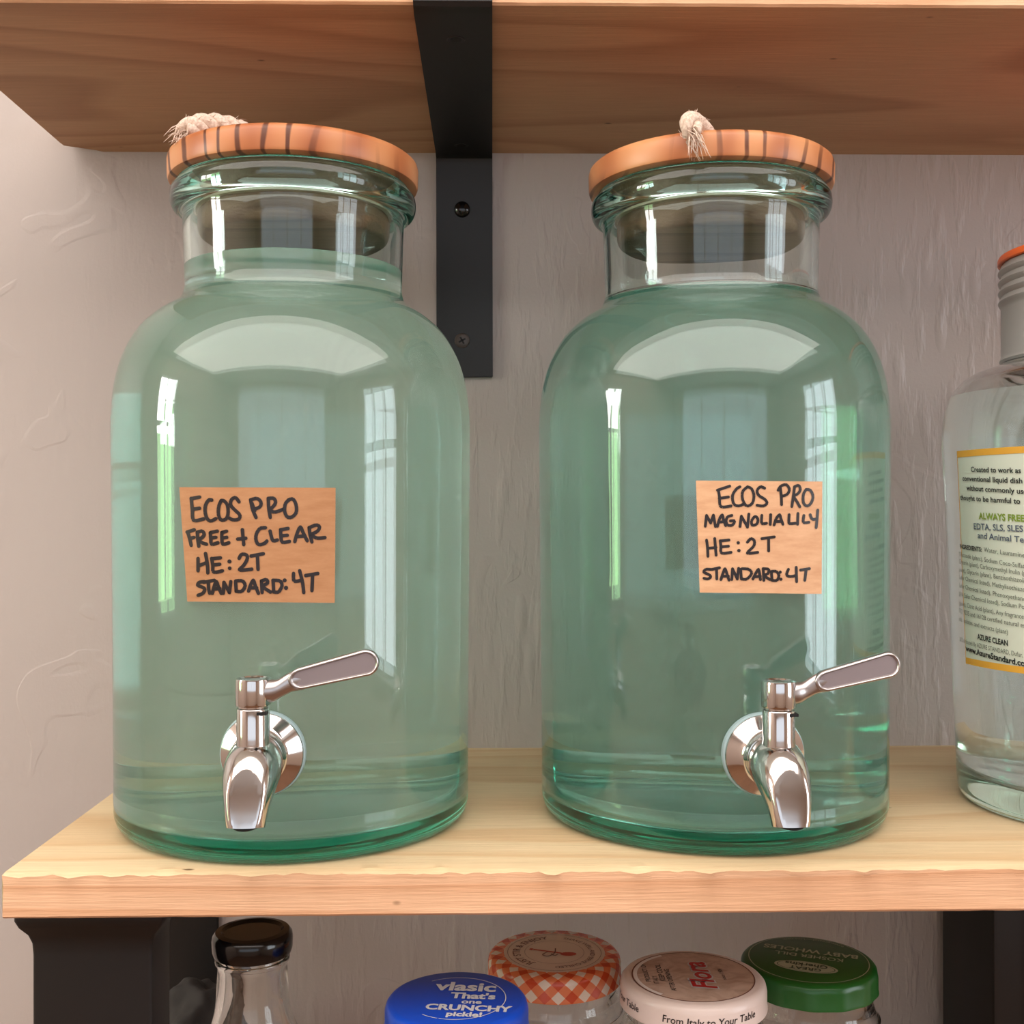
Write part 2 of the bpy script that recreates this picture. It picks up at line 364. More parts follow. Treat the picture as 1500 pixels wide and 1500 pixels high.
# ------------------------------------------------------------------ brackets
def bracket(x0, ztop, depth, drop, label, lip=True, w=.0418):
    t = .0042; b = thing('shelf_bracket', label, 'bracket', (x0 + w / 2, 0, ztop))
    # strap swept along a path: front lip, under the board, down the wall
    bm = bmesh.new(); h = w / 2; rr = .006
    path = []
    if lip: path += [(-depth - t, TH * .98), (-depth - t, 0)]
    path += [(-depth - t + .0018, -t * .55), (-depth + .004, -t), (-rr - t, -t)]
    path += [(-t - rr * .3, -t - rr * .3), (-t, -t - rr), (-t, -drop)]
    inner = []
    if lip: inner += [(-depth - .0004, TH * .98), (-depth - .0004, 0)]
    inner += [(-depth + .0001, -.0003), (-depth + .005, -.0003), (-rr, -.0003), (-.0009, -.0007), (-.0001, -rr), (-.0001, -drop)]
    A = [[bm.verts.new((s * h, y, z)) for (y, z) in path] for s in (-1, 1)]; B = [[bm.verts.new((s * h, y, z)) for (y, z) in inner] for s in (-1, 1)]
    n = len(path)
    for k in range(n - 1):
        bm.faces.new((A[0][k], A[1][k], A[1][k + 1], A[0][k + 1])); bm.faces.new((B[0][k], B[0][k + 1], B[1][k + 1], B[1][k]))
        for s in (0, 1): bm.faces.new((A[s][k], A[s][k + 1], B[s][k + 1], B[s][k]))
    for k in (0, n - 1): bm.faces.new((A[0][k], B[0][k], B[1][k], A[1][k]))
    bmesh.ops.recalc_face_normals(bm, faces=bm.faces)
    es = [e for e in bm.edges if len(e.link_faces) == 2 and e.calc_face_angle(0) > 1.2]
    bmesh.ops.bevel(bm, geom=es, offset=.0006, segments=2, affect='EDGES')
    link('strap', bm, M['black_steel'], b, 30)
    return b, t
BX = -.0413
br, t = bracket(BX, ZU, DU, .1680, 'black steel strap bracket screwed to the wall between the dispensers')
hole_m = plain('dark_hole', lin(6, 6, 6), .6); rim_m = plain('worn_rim', lin(70, 62, 58), .35)
def ringhole(px, py, rad, flat):
    """countersunk hole: rim and dark well; flat = under the board, else on the wall plate"""
    if flat: P = at_z(px, py, ZU - t); rot = Matrix.Rotation(PI, 4, 'X')
    else: P = at_y(px, py, -t); rot = Matrix.Rotation(PI / 2, 4, 'X')
    loc = (P.x - br.location.x, P.y, P.z - ZU)
    bm = lathe([(rad * .62, .0001), (rad * .95, .0004), (rad, .0001)], 32); bm.transform(Matrix.Translation(loc) @ rot)
    o = link('countersunk_hole', bm, M['black_steel'] if flat else rim_m, br)
    bm = lathe([(0, .00012), (rad * .64, .00015)], 24); bm.transform(Matrix.Translation(loc) @ rot)
    link('hole_well', bm, hole_m, o)
    return P, loc, rot
ringhole(668, 58, .0052, True); ringhole(676, 213, .0052, True)
def screw(px, py, rad, dome, mat, cross=True):
    P = at_y(px, py, -t); loc = (P.x - br.location.x, -t, P.z - ZU); T = Matrix.Translation(loc) @ Matrix.Rotation(PI / 2, 4, 'X')
    bm = lathe([(rad, 0), (rad * .97, dome * .35), (rad * .75, dome * .75), (rad * .4, dome * .96), (0, dome)], 32); bm.transform(T)
    s = link('screw', bm, mat, br)
    if not cross: return s
    bm = bmesh.new(); box(bm, -rad * .5, rad * .5, -rad * .12, rad * .12, dome * .8, dome * 1.03); box(bm, -rad * .12, rad * .12, -rad * .5, rad * .5, dome * .8, dome * 1.03)
    bm.transform(T @ Matrix.Rotation(.5, 4, 'Z')); link('cross_slot', bm, hole_m, s, 0); return s
s = screw(677, 307, .0060, .0042, M['gloss_black'], False); s['label'] = 'shiny domed black screw head'
s = screw(677, 499, .0056, .0012, rim_m); s['label'] = 'flat brown screw head near the bottom end'
b2, _ = bracket(-.2455, ZL - .0224, DL - .12, .16, 'dark strap bracket on the wall behind the black post', lip=False)

# ------------------------------------------------------------------ dispensers
J = [dict(c=(-.11426, -.1885), lvl=.3150, rot=math.radians(.8)), dict(c=(.12878, -.18077), lvl=.2985, rot=math.radians(3.9))]
RB = .1008
outer = [(.0, .0035), (.05, .0032), (.078, .0022), (.086, .0003), (.0905, .0002), (.0945, .0012), (.0978, .0042), (.0995, .0085), (.1000, .014), (.1000, .03), (.1000, .03), (RB, .15), (RB + .0006, .225), (RB + .0006, .225), (.1006, .238), (.0988, .2505), (.0945, .2645), (.0868, .2780), (.0770, .2875), (.0690, .2925), (.0645, .2962), (.0625, .3005), (.0618, .3045), (.0618, .3045), (.0630, .3440), (.0630, .3440), (.0640, .3462), (.0660, .3468), (.0682, .3482), (.0697, .3512), (.0700, .3550), (.0692, .3585), (.0672, .3602), (.0664, .3612), (.0662, .3626), (.0650, .3632), (.0620, .3633)]
inner = [(.0595, .3630), (.0587, .3600), (.0592, .344), (.0592, .344), (.0580, .305), (.0585, .2995), (.0612, .2935), (.0665, .2885), (.0752, .2828), (.0842, .2740), (.0915, .2612), (.0955, .2480), (.0970, .2360), (.0972, .225), (.0972, .225), (.0968, .03), (.0958, .0225), (.0925, .0165), (.0865, .0122), (.080, .0104), (.074, .0102), (.04, .0125), (.0, .0132)]
outer = [(p.x, p.y) for p in spline([(a, b, 0) for a, b in outer], 4)]; inner = [(p.x, p.y) for p in spline([(a, b, 0) for a, b in inner], 4)]

def jute(path, name, parent, mat, twist=16, rad=.0027, off=.0031):
    """three-strand twisted rope with stray fibres"""
    P = spline(path, 14); n = len(P); o0 = None
    T = [(P[min(i + 1, n - 1)] - P[max(i - 1, 0)]).normalized() for i in range(n)]
    for s in range(3):
        u = T[0].orthogonal().normalized(); pts = []; rads = []; d = 0
        for i in range(n):
            u = (u - T[i] * u.dot(T[i])).normalized(); v = T[i].cross(u)
            if i: d += (P[i] - P[i - 1]).length
            a = 2 * PI * s / 3 + 2 * PI * d / .021
            pts.append(P[i] + (u * math.cos(a) + v * math.sin(a)) * off); rads.append(rad * (1 + .12 * noise.noise((i * .7, s, 0))))
        bm = tube(pts, rads, 9)
        if s == 0: o0 = bm
        else:
            me = bpy.data.meshes.new('x'); bm.to_mesh(me); bm.free(); o0.from_mesh(me); bpy.data.meshes.remove(me)
    ends = [(P[0], -T[0], 40), (P[-1], T[-1], 10)]
    for c, d, k in ends:                       # frayed ends
        for _ in range(k):
            dv = (d + Vector((random.uniform(-.7, .7), random.uniform(-.7, .7), random.uniform(-.6, .5)))).normalized() * random.uniform(.004, .012)
            st = c + Vector([random.uniform(-.004, .004) for _ in range(3)])
            tube([st, st + dv * .5 + Vector((0, 0, .0006)), st + dv + Vector((0, 0, -.0015))], [.0004, .0003, .00008], 4, o0)
    for _ in range(80):                        # fuzz along the rope
        i = random.randrange(n); a = random.uniform(0, 2 * PI); u = T[i].orthogonal().normalized(); v = T[i].cross(u)
        r = (u * math.cos(a) + v * math.sin(a)); st = P[i] + r * (off + rad * .8)
        tube([st, st + r * .0014 + T[i] * .0012, st + r * random.uniform(.001, .003) + T[i] * random.uniform(-.001, .005)], [.00022, .00018, .00005], 3, o0)
    return link(name, o0, mat, parent, 60)

def spigot(parent, rot, h):
    """local frame: +Y' outward from the jar wall; built with outward = -y then turned by rot about the jar axis"""
    T = Matrix.Rotation(rot, 4, 'Z') @ Matrix.Translation((0, -RB, h))
    root = bpy.data.objects.new('spigot', None); COL.objects.link(root); root.parent = parent; root.matrix_local = T
    FR = Matrix.Rotation(PI / 2, 4, 'X')       # lathe axis z -> -y (outward)
    def add(name, bm, mat, sm=35):
        return link(name, bm, mat, root, sm)
    bm = lathe([(.006, -.0035), (.0195, -.0035), (.0208, -.0028), (.0211, -.001), (.0208, .0012), (.0195, .0019), (.006, .0019)], 56); bm.transform(FR); add('washer', bm, M['silicone'])
    bm = lathe([(.006, .0018), (.0196, .0018), (.0202, .0026), (.0199, .0034), (.0190, .0040), (.0145, .0072), (.0128, .0085), (.0122, .0100), (.0118, .0125), (.0090, .0135), (0, .0135)], 64); bm.transform(FR); add('flange', bm, M['steel'])
    # body: horizontal barrel swelling into the down-turned spout
    X = (1, 0, 0); rings = []
    path = [((0, -.010, -.0005), 0, .0108, .0108), ((0, -.015, -.0003), 6, .0124, .0128), ((0, -.021, -.0008), 18, .0133, .0140), ((0, -.0268, -.0030), 34, .0133, .0136), ((0, -.0322, -.0070), 50, .0126, .0122), ((0, -.0365, -.0118), 62, .0114, .0108), ((0, -.0395, -.0165), 70, .0102, .0095), ((0, -.0413, -.0215), 76, .0093, .0086), ((0, -.0421, -.0248), 80, .0087, .0081)]
    cs = spline([Vector(p[0]) for p in path], 4); m = len(cs)
    for i, c in enumerate(cs):
        k = min(i / 4, len(path) - 1.0001); a = int(k); f = k - a; p0, p1 = path[a], path[min(a + 1, len(path) - 1)]
        ang = math.radians(p0[1] + (p1[1] - p0[1]) * f); ru = p0[2] + (p1[2] - p0[2]) * f; rv = p0[3] + (p1[3] - p0[3]) * f
        rings.append((c, X, (0, math.sin(ang), -math.cos(ang) * -1) if False else (0, -math.sin(ang), math.cos(ang)), ru, rv))
    bm = ellip_loft(rings, 40)
    # plane off the front so that the spout carries its flattened tear-drop facet
    nrm = Vector((0, -.955, .295)).normalized(); p0 = Vector((0, -.0440, -.010))
    for v in bm.verts:
        d = (v.co - p0).dot(nrm)
        if d > 0: v.co -= nrm * d * .93
    body = add('spout', bm, M['steel'], 50)
    bm = lathe([(0, 0), (.0056, 0), (.0060, .0004), (.0060, .001)], 28); bm.transform(Matrix.Translation((0, -.0424, -.0246)) @ Matrix.Rotation(math.radians(8), 4, 'X')); link('outlet', bm, hole_m, body)
    Sx = Matrix.Translation((0, -.0245, 0))
    bm = lathe([(0, .004), (.0079, .004), (.0079, .0105), (.0077, .0120), (.0077, .0258), (.0074, .0263), (0, .0263)], 48); bm.transform(Sx); st = add('stem', bm, M['steel'])
    bm = bmesh.new(); box(bm, .0012, .0070, -.0035, .0020, .0240, .0254); bm.transform(Sx @ Matrix.Translation((.0005, -.0036, 0))); link('stop_notch', bm, hole_m, st, 0)
    bm = lathe([(0, .0266), (.0070, .0266), (.0070, .0274), (.0081, .0278), (.0083, .0286), (.0083, .0392), (.0080, .0402), (.0070, .0405), (.0062, .0399), (0, .0397)], 48); bm.transform(Sx); hub = add('handle_hub', bm, M['steel'])
    # lever: neck rising from the hub into a long rounded paddle
    bm = bmesh.new(); ln = [(.003, .0342, .0057, .0052), (.0085, .0345, .0054, .0042), (.0125, .0356, .0043, .0030), (.0175, .0383, .0045, .0023), (.0230, .0400, .0054, .0021)]
    c = spline([(x, 0, z) for x, z, _, _ in ln], 4); rg = []
    for i, p in enumerate(c):
        k = min(i / 4, len(ln) - 1.0001); a = int(k); f = k - a
        rg.append((p, (-.2, 0, 1), (0, 1, 0), ln[a][2] * (1 - f) + ln[a + 1][2] * f, ln[a][3] * (1 - f) + ln[a + 1][3] * f))
    bm = ellip_loft(rg, 20); bm.transform(Sx @ Matrix.Translation((0, -.001, 0))); 
    add('lever_neck', bm, M['steel_brushed'], 60)
    # paddle outline (stadium widening a little to the tip), rim + recessed face
    A = Vector((.0235, .0405)); B = Vector((.0530, .0475)); r0, r1 = .0052, .0063
    d = (B - A).normalized(); nn = Vector((-d.y, d.x)); 
    def outline(inset, k=22):
        o = []
        for i in range(k + 1): a = -PI / 2 + PI * i / k; o.append(B + (d * math.cos(a) + nn * math.sin(a)) * (r1 - inset))
        for i in range(k + 1): a = PI / 2 + PI * i / k; o.append(A + (d * math.cos(a) * 1.3 + nn * math.sin(a)) * (r0 - inset))
        return o
    layers = [(0.0006, .0019), (0, .0012), (0, -.0012), (.0004, -.0020), (.0010, -.0022), (.0016, -.0018), (.0018, -.0011)]
    bm = bmesh.new(); R = []
    for ins, yy in layers: R.append([bm.verts.new((p.x, yy, p.y)) for p in outline(ins)])
    for a, b in zip(R, R[1:]):
        n = len(a)
        for k in range(n): j = (k + 1) % n; bm.faces.new((a[k], a[j], b[j], b[k]))
    bm.faces.new(R[0]); bmesh.ops.recalc_face_normals(bm, faces=bm.faces); MT = Sx @ Matrix.Translation((0, -.0020, 0)) 
    bm.transform(MT); pad = add('lever_paddle', bm, M['steel_brushed'], 50)
    bm = bmesh.new(); bm.faces.new([bm.verts.new((p.x, -.0011, p.y)) for p in outline(.00175)]); bm.transform(MT); bmesh.ops.recalc_face_normals(bm, faces=bm.faces)
    o = link('recessed_panel', bm, M['steel_panel'], pad, 0); o['label'] = 'sand-blasted grey recessed face of the lever'
    return root

def dispenser(j, lidmat, liq, label, spig_h):
    cx, cyy = j['c']; D = thing('drink_dispenser', label, 'dispenser', (cx, cyy, ZL))
    prof = outer + inner
    bm = lathe(prof, 144); jar = link('glass_jar', bm, M['glass_green'], D, 30)
    # small moulded ribs round the heel
    lv = j['lvl']; ins = [(r, z) for r, z in inner if z < lv - .0002][::-1]
    rtop = [r for r, z in inner if z >= lv][-1]
    lp = [(0, ins[0][1] - .0003)] + [(r + .0003, z - .0003 if z < .02 else z) for r, z in ins[1:]] + [(rtop + .0004, lv + .0004), (rtop - .0006, lv), (0, lv)]
    link('liquid', lathe(lp, 144), liq, D, 30)
    lid = lathe([(0, .3634), (.0690, .3634), (.0706, .3640), (.0712, .3655), (.0714, .3745), (.0708, .3768), (.0692, .3782), (.0670, .3788), (0, .3790)], 120)
    L = link('wooden_lid', lid, lidmat, D, 40)
    pl = lathe([(0, .3320), (.0515, .3320), (.0535, .3332), (.0545, .3360), (.0552, .3636), (0, .3636)], 80); link('stopper', pl, M['stopper'], L, 40)
    gk = lathe([(.0545, .3475), (.0572, .3480), (.0580, .3500), (.0572, .3520), (.0548, .3525)], 80); link('gasket', gk, M['seam'], L, 40)
    spigot(D, j['rot'], spig_h)
    return D, L
D1, L1 = dispenser(J[0], M['lid1'], M['liquid1'], 'left green glass dispenser filled into its neck, card label reading FREE + CLEAR', .0573)
D2, L2 = dispenser(J[1], M['lid2'], M['liquid2'], 'right green glass dispenser filled to its shoulder, card label reading MAGNOLIA LILY', .0538)
# rope loops through the lids (coordinates local to each dispenser)
def loc_on(px, py, j, dist, zt=.379):           # point on the lid top plane seen at a pixel
    return None
jute([(-.0520, -.0400, .3822), (-.0485, -.0370, .3862), (-.0410, -.034, .3885), (-.032, -.0300, .3885), (-.023, -.024, .3865), (-.014, -.012, .3830), (0, 0, .3822), (.0, .012, .3822)], 'rope_handle', L1, M['rope'], 19, .0032, .0037)
jute([(-.0225, -.0725, .3745), (-.0235, -.0715, .3790), (-.0225, -.0640, .3838), (-.017, -.0520, .3862), (-.010, -.0400, .3850), (-.004, -.022, .3830), (0, 0, .3822), (.004, .012, .3822)], 'rope_handle', L2, M['rope'], 17)

# ------------------------------------------------------------------ card labels with hand lettering
def cyl_fn(j, ox, oy, sc, rad):
    def fn(x, y):
        th, z = on_cyl(ox + x / sc, oy + y / sc, j['c'][0], j['c'][1], rad)
        return (j['c'][0] + rad * math.sin(th), j['c'][1] - rad * math.cos(th), z)
    return fn
S1 = """250,250 258,330 268,410 340,400|250,252 312,240|258,330 310,322|400,262 378,262 355,300 352,350 368,400 395,415 430,398|470,265 452,310 450,370 470,408 505,400 520,360 515,300 490,268 470,265|600,275 575,245 545,260 540,300 570,335 605,370 600,400 560,408 530,395|685,260 700,330 725,390|685,262 730,250 760,275 755,310 710,330|695,285 715,340|815,250 818,320 830,390|815,250 855,250 868,280 850,310 822,330|822,330 860,350 925,330|965,262 940,290 935,345 955,385 990,385 1020,350 1018,295 995,255 960,262
225,500 240,550 250,595|220,497 272,480|238,545 270,535|295,500 298,550 305,600|295,498 330,490 345,515 325,540 300,550|300,550 330,575 362,585|390,500 393,540 400,585 445,575|390,500 440,490|393,540 432,535|475,500 475,540 482,585 525,575|475,500 510,490|475,540 510,535|625,480 635,590|590,548 650,542|795,465 755,470 728,510 725,555 745,588 785,580 805,562|828,490 838,530 850,560 880,555|905,480 908,530 918,570 970,565|905,480 960,470|908,525 955,520|1010,565 1025,510 1050,460 1070,500 1100,560|1020,530 1085,525|1115,465 1120,510 1135,570|1115,465 1165,445 1190,460 1175,490 1125,515|1125,515 1170,540 1230,537
300,690 300,780|300,745 365,720|355,655 368,730 372,795|400,690 408,740 415,790 480,780|400,692 465,685|408,738 460,732|530,712|532,762|600,690 620,660 655,665 660,695 635,740 605,775 695,768|735,665 740,770|690,672 780,655
345,860 310,865 298,885 330,900 350,915 335,945 300,960|375,860 378,910 385,945|340,865 420,850|405,945 420,890 435,860 450,900 470,945|415,915 460,910|485,945 490,865|490,865 530,940|530,940 540,860|575,860 580,930|580,930 620,930 645,890 625,855 575,855|670,930 685,885 705,850 720,890 742,945|680,905 730,905|765,855 770,940|765,855 800,845 810,870 775,895 830,935|850,850 855,935|855,935 890,935 915,890 900,855 850,850|935,850|945,905|1000,800 1005,855 1055,850|1045,780 1065,860 1075,940|1140,810 1135,925|1090,815 1178,800"""
S2 = """345,160 255,190|262,190 270,240 280,310 355,305|268,250 335,240|420,165 395,180 365,230 375,290 410,305 450,290|475,165 440,200 440,260 470,305 510,285 522,230 505,180 475,165|600,175 570,165 545,195 560,230 600,255 618,285 590,305 545,300|715,165 722,230 725,295|700,190 720,160 760,150 782,185 765,220 725,235|820,165 810,240 800,310|820,165 850,155 862,185 845,215 815,235 835,270 858,310|905,185 885,220 885,280 910,305 940,285 955,235 935,190 905,185
165,455 175,375|175,375 205,430|205,430 225,372|225,372 240,455|255,455 270,400 290,372 300,410 315,450|262,425 305,420|360,375 330,385 318,415 330,445 365,445 380,415 350,415|420,455 430,380|430,380 475,460|475,460 485,365|525,385 505,415 510,445 540,440 552,410 540,385 525,385|580,375 580,432 615,432|645,370 642,440|670,445 685,400 710,370 720,400 735,440|680,420 728,418|780,370 778,420 785,435 825,432|845,360 842,440|888,375 885,425 925,425|935,370 950,402 985,400|990,335 985,400 978,465
175,555 182,610 185,675|185,615 245,610|235,545 240,610 245,665|275,560 280,600 285,650 355,645|275,562 340,555|280,605 335,600|407,575|412,632|475,570 500,545 525,560 520,600 475,650 550,645|580,545 672,532|630,540 630,635
205,770 170,770 155,790 195,810 205,825 185,840 155,835|215,770 270,758|248,765 250,840|280,845 295,800 310,765 325,805 340,850|290,820 335,820|360,845 365,765|365,765 400,840|400,840 410,762|425,770 430,840|430,840 470,840 505,800 485,770 435,765|515,840 535,800 555,770 565,810 570,845|525,825 570,820|590,765 595,850|590,765 630,770 625,800 598,815 640,845|650,790 655,850|655,850 690,850 705,815 685,785 650,785|715,790|720,842|775,770 762,810 790,822 830,815|832,755 835,860|865,775 928,765|905,770 895,850"""
def card(j, name, ox, oy, quad, strokes, width, mat, label):
    r0 = RB + .0010
    TL, TR, BR, BL = quad; nu, nv = 24, 8; bm = bmesh.new()
    f0 = cyl_fn(j, ox, oy, 5, r0); f1 = cyl_fn(j, ox, oy, 5, r0 + .0005)
    def g(u, v):
        x = (TL[0] * (1 - u) + TR[0] * u) * (1 - v) + (BL[0] * (1 - u) + BR[0] * u) * v
        y = (TL[1] * (1 - u) + TR[1] * u) * (1 - v) + (BL[1] * (1 - u) + BR[1] * u) * v
        return x, y
    G = [[[bm.verts.new(f(*g(i / nu, k / nv))) for i in range(nu + 1)] for k in range(nv + 1)] for f in (f0, f1)]
    for k in range(nv):
        for i in range(nu):
            bm.faces.new((G[0][k][i], G[0][k][i + 1], G[0][k + 1][i + 1], G[0][k + 1][i])); bm.faces.new((G[1][k][i], G[1][k + 1][i], G[1][k + 1][i + 1], G[1][k][i + 1]))
    rim = [(0, i) for i in range(nu)] + [(k, nu) for k in range(nv)] + [(nv, i) for i in range(nu, 0, -1)] + [(k, 0) for k in range(nv, 0, -1)]
    for a, b in zip(rim, rim[1:] + rim[:1]):
        f = bm.faces.new((G[0][a[0]][a[1]], G[1][a[0]][a[1]], G[1][b[0]][b[1]], G[0][b[0]][b[1]])); f.material_index = 1
    bmesh.ops.recalc_face_normals(bm, faces=bm.faces)
    c = link('card_label', bm, [mat, M['kraft_edge']], None, 30); tag(c, label, 'label')
    bm = bmesh.new(); f2 = cyl_fn(j, ox, oy, 5, r0 + .0007)
    for ln in strokes.split('\n'):
        for st in ln.split('|'):
            pts = [tuple(float(q) for q in p.split(',')) for p in st.split()]
            stroke_ribbon(bm, pts, width * (1.15 if len(pts) == 1 else 1), f2)
    link('handwriting', bm, M['ink'], c, 0)
    return c
card(J[0], 'card', 230, 680, ((163, 168), (1308, 173), (1302, 1015), (222, 1006)), S1, 26, M['kraft1'], 'wide brown card label reading ECOS PRO FREE + CLEAR stuck on left dispenser')
card(J[1], 'card', 1000, 680, ((97, 120), (1023, 127), (1018, 950), (125, 940)), S2, 21, M['kraft2'], 'squarish tan card label reading ECOS PRO MAGNOLIA LILY stuck on right dispenser')

# ------------------------------------------------------------------ clear refill bottle at the right
BC = (.372, -.175)
B = thing('soap_bottle', 'large clear glass bottle with printed label and wide ribbed neck at right frame edge', 'bottle', (BC[0], BC[1], ZL))
bo = [(0, .003), (.070, .002), (.080, .0004), (.0840, .0010), (.0868, .0045), (.0880, .011), (.0884, .02), (.0884, .02), (.0905, .0757), (.0950, .19), (.0962, .2150), (.0962, .2150), (.0960, .2240), (.0948, .2350), (.0905, .2480), (.0820, .2575), (.0720, .2620), (.0650, .2642), (.0618, .2665), (.0612, .270), (.0612, .270), (.0612, .3255), (.0595, .3265)]
bi = [(.0575, .3265), (.0572, .3245), (.0572, .270), (.0575, .2665), (.063, .2605), (.0705, .2582), (.080, .2535), (.0868, .2450), (.0908, .2335), (.0922, .2240), (.0924, .215), (.0924, .215), (.0912, .19), (.0867, .0757), (.0845, .035), (.083, .026), (.079, .020), (.070, .0165), (.03, .019), (0, .020)]
bo = [(p.x, p.y) for p in spline([(a, b, 0) for a, b in bo], 4)]; bi = [(p.x, p.y) for p in spline([(a, b, 0) for a, b in bi], 4)]
link('glass_body', lathe(bo + bi, 112), M['glass_clear'], B, 30)
lw = [(r, z) for r, z in bi if z < .2450][::-1]
link('liquid', lathe([(0, lw[0][1] - .0003)] + [(r + .0003, z) for r, z in lw[1:]] + [(.0870, .2450), (0, .2450)], 112), M['water'], B, 30)
# ribbed plastic neck sleeve and orange cap
nk = [(.0618, .2665), (.0626, .2680), (.0618, .2700), (.0616, .299)]
for k in range(4):
    z = .3010 + k * .0062; nk += [(.0616, z), (.0628, z + .0016), (.0632, z + .0030), (.0622, z + .0048)]
nk += [(.0616, .3264), (.0612, .3268)]
sleeve = NT('frosted_sleeve'); sleeve.b.inputs['Base Color'].default_value = lin(186, 186, 182); sleeve.b.inputs['Roughness'].default_value = .3; sleeve.b.inputs['Transmission Weight'].default_value = .35
link('neck_sleeve', lathe(nk, 80), sleeve.m, B, 40)
link('cap', lathe([(.0580, .3270), (.0628, .3270), (.0634, .3276), (.0634, .3302), (.0628, .3314), (.060, .3320), (0, .3322)], 96), plain('orange_cap', lin(238, 110, 52), .4), B, 40)
def brad(z): # outer radius at a height above the shelf
    for (r0, z0), (r1, z1) in zip(bo, bo[1:]):
        if z0 <= z <= z1 and z0 > .02: return r0 + (r1 - r0) * (z - z0) / max(z1 - z0, 1e-9)
    return .09
def bpt(th, zh, off): r = brad(zh) + off; return (r * math.sin(th), -r * math.cos(th), zh)
def binv(px, py):
    r = .09
    for _ in range(4): th, z = on_cyl(px, py, BC[0], BC[1], r); r = brad(z - ZL)
    return th, z - ZL
t0, zt = binv(1403, 661); _, zb0 = binv(1404, 968)
t1 = math.radians(22)
def patch(name, a0, a1, z0, z1, off, mat, parent, rc=.0, nu=30, nv=10):
    bm = bmesh.new(); g = [[bm.verts.new(bpt(a0 + (a1 - a0) * i / nu, z0 + (z1 - z0) * k / nv, off)) for i in range(nu + 1)] for k in range(nv + 1)]
    for k in range(nv):
        for i in range(nu): bm.faces.new((g[k][i], g[k][i + 1], g[k + 1][i + 1], g[k + 1][i]))
    return link(name, bm, mat, parent, 60)
lab_m = plain('paper_label', lin(222, 232, 215), .45); lab_y = plain('label_border', lin(236, 178, 66), .45)
lb = patch('paper_label', t0, t1, zb0, zt, .0004, lab_m, B)
patch('border', t0, t1, zt - .0038, zt, .0006, lab_y, lb, nv=1); patch('border', t0, t1, zb0, zb0 + .0038, .0006, lab_y, lb, nv=1); patch('border', t0, t0 + .006, zb0, zt, .0006, lab_y, lb, nu=1)
inks = {'k': plain('label_black', lin(34, 36, 34), .5), 'g': plain('label_green', lin(130, 158, 50), .5), 'b': plain('label_slate', lin(84, 98, 116), .5), 's': plain('label_grey', lin(104, 112, 100), .5)}
lines = [('Created to work as', 1424, 691, 1497, 693, .0042, 'k', .02), ('conventional liquid dish', 1412, 704, 1499, 708, .0042, 'k', .02), ('without commonly used', 1418, 718, 1512, 724, .0042, 'k', .02), ('thought to be harmful to', 1409, 732, 1496, 738, .0042, 'k', .02),
         ('ALWAYS FREE', 1436, 760, 1502, 764, .0052, 'g', .03), ('EDTA, SLS, SLES', 1428, 775, 1500, 779, .0050, 'b', .015), ('and Animal Testing', 1434, 788, 1528, 797, .0048, 'b', .015),
         ('INGREDIENTS:', 1408, 803, 1440, 808, .0036, 'k', .03), ('Water, Lauramine Oxide', 1443, 808, 1530, 820, .0038, 's', 0), ('Glucoside (plant), Sodium Coco-Sulfate', 1407, 814, 1506, 833, .0038, 's', 0), ('Glycerin (plant), Carboxymethyl Inulin (p', 1407, 825, 1504, 843, .0038, 's', 0), ('plant), Glycerin (plant), Benzisothiazolin', 1407, 837, 1506, 854, .0038, 's', 0), ('Safer Chemical listed), Methylisothiazol', 1407, 848, 1505, 867, .0038, 's', 0), ('Safer Chemical listed), Phenoxyethanol', 1407, 860, 1506, 881, .0038, 's', 0), ('EPA Safer Chemical listed), Sodium Poly', 1407, 873, 1508, 893, .0038, 's', 0), ('(plant), Citric Acid (plant), Any fragrances', 1407, 886, 1504, 907, .0038, 's', 0), ('ISO 9235 and 16128 certified natural ess', 1407, 897, 1506, 920, .0038, 's', 0), ('oils, isolates, and extracts (plant)', 1407, 909, 1478, 929, .0038, 's', 0),
         ('AZURE CLEAN', 1434, 936, 1478, 946, .0044, 'k', .03), ('& Distributed By AZURE STANDARD, Dufur, OR', 1408, 939, 1512, 965, .0038, 's', 0), ('www.AzureStandard.com', 1417, 953, 1512, 978, .0048, 'k', .03)]
for (s, x0, y0, x1, y1, size, col, bold) in lines:
    a0, z0 = binv(x0, y0); a1, z1 = binv(min(x1, 1560), y1)
    V, F = text_mesh(s, 1.0, bold); wdt = max(v[0] for v in V)
    bm = bmesh.new(); add_mapped(bm, V, F, lambda x, y: bpt(a0 + (a1 - a0) * x / wdt, z0 + (z1 - z0) * x / wdt + y * size, .0009))
    link('printed_text', bm, inks[col], lb, 0)

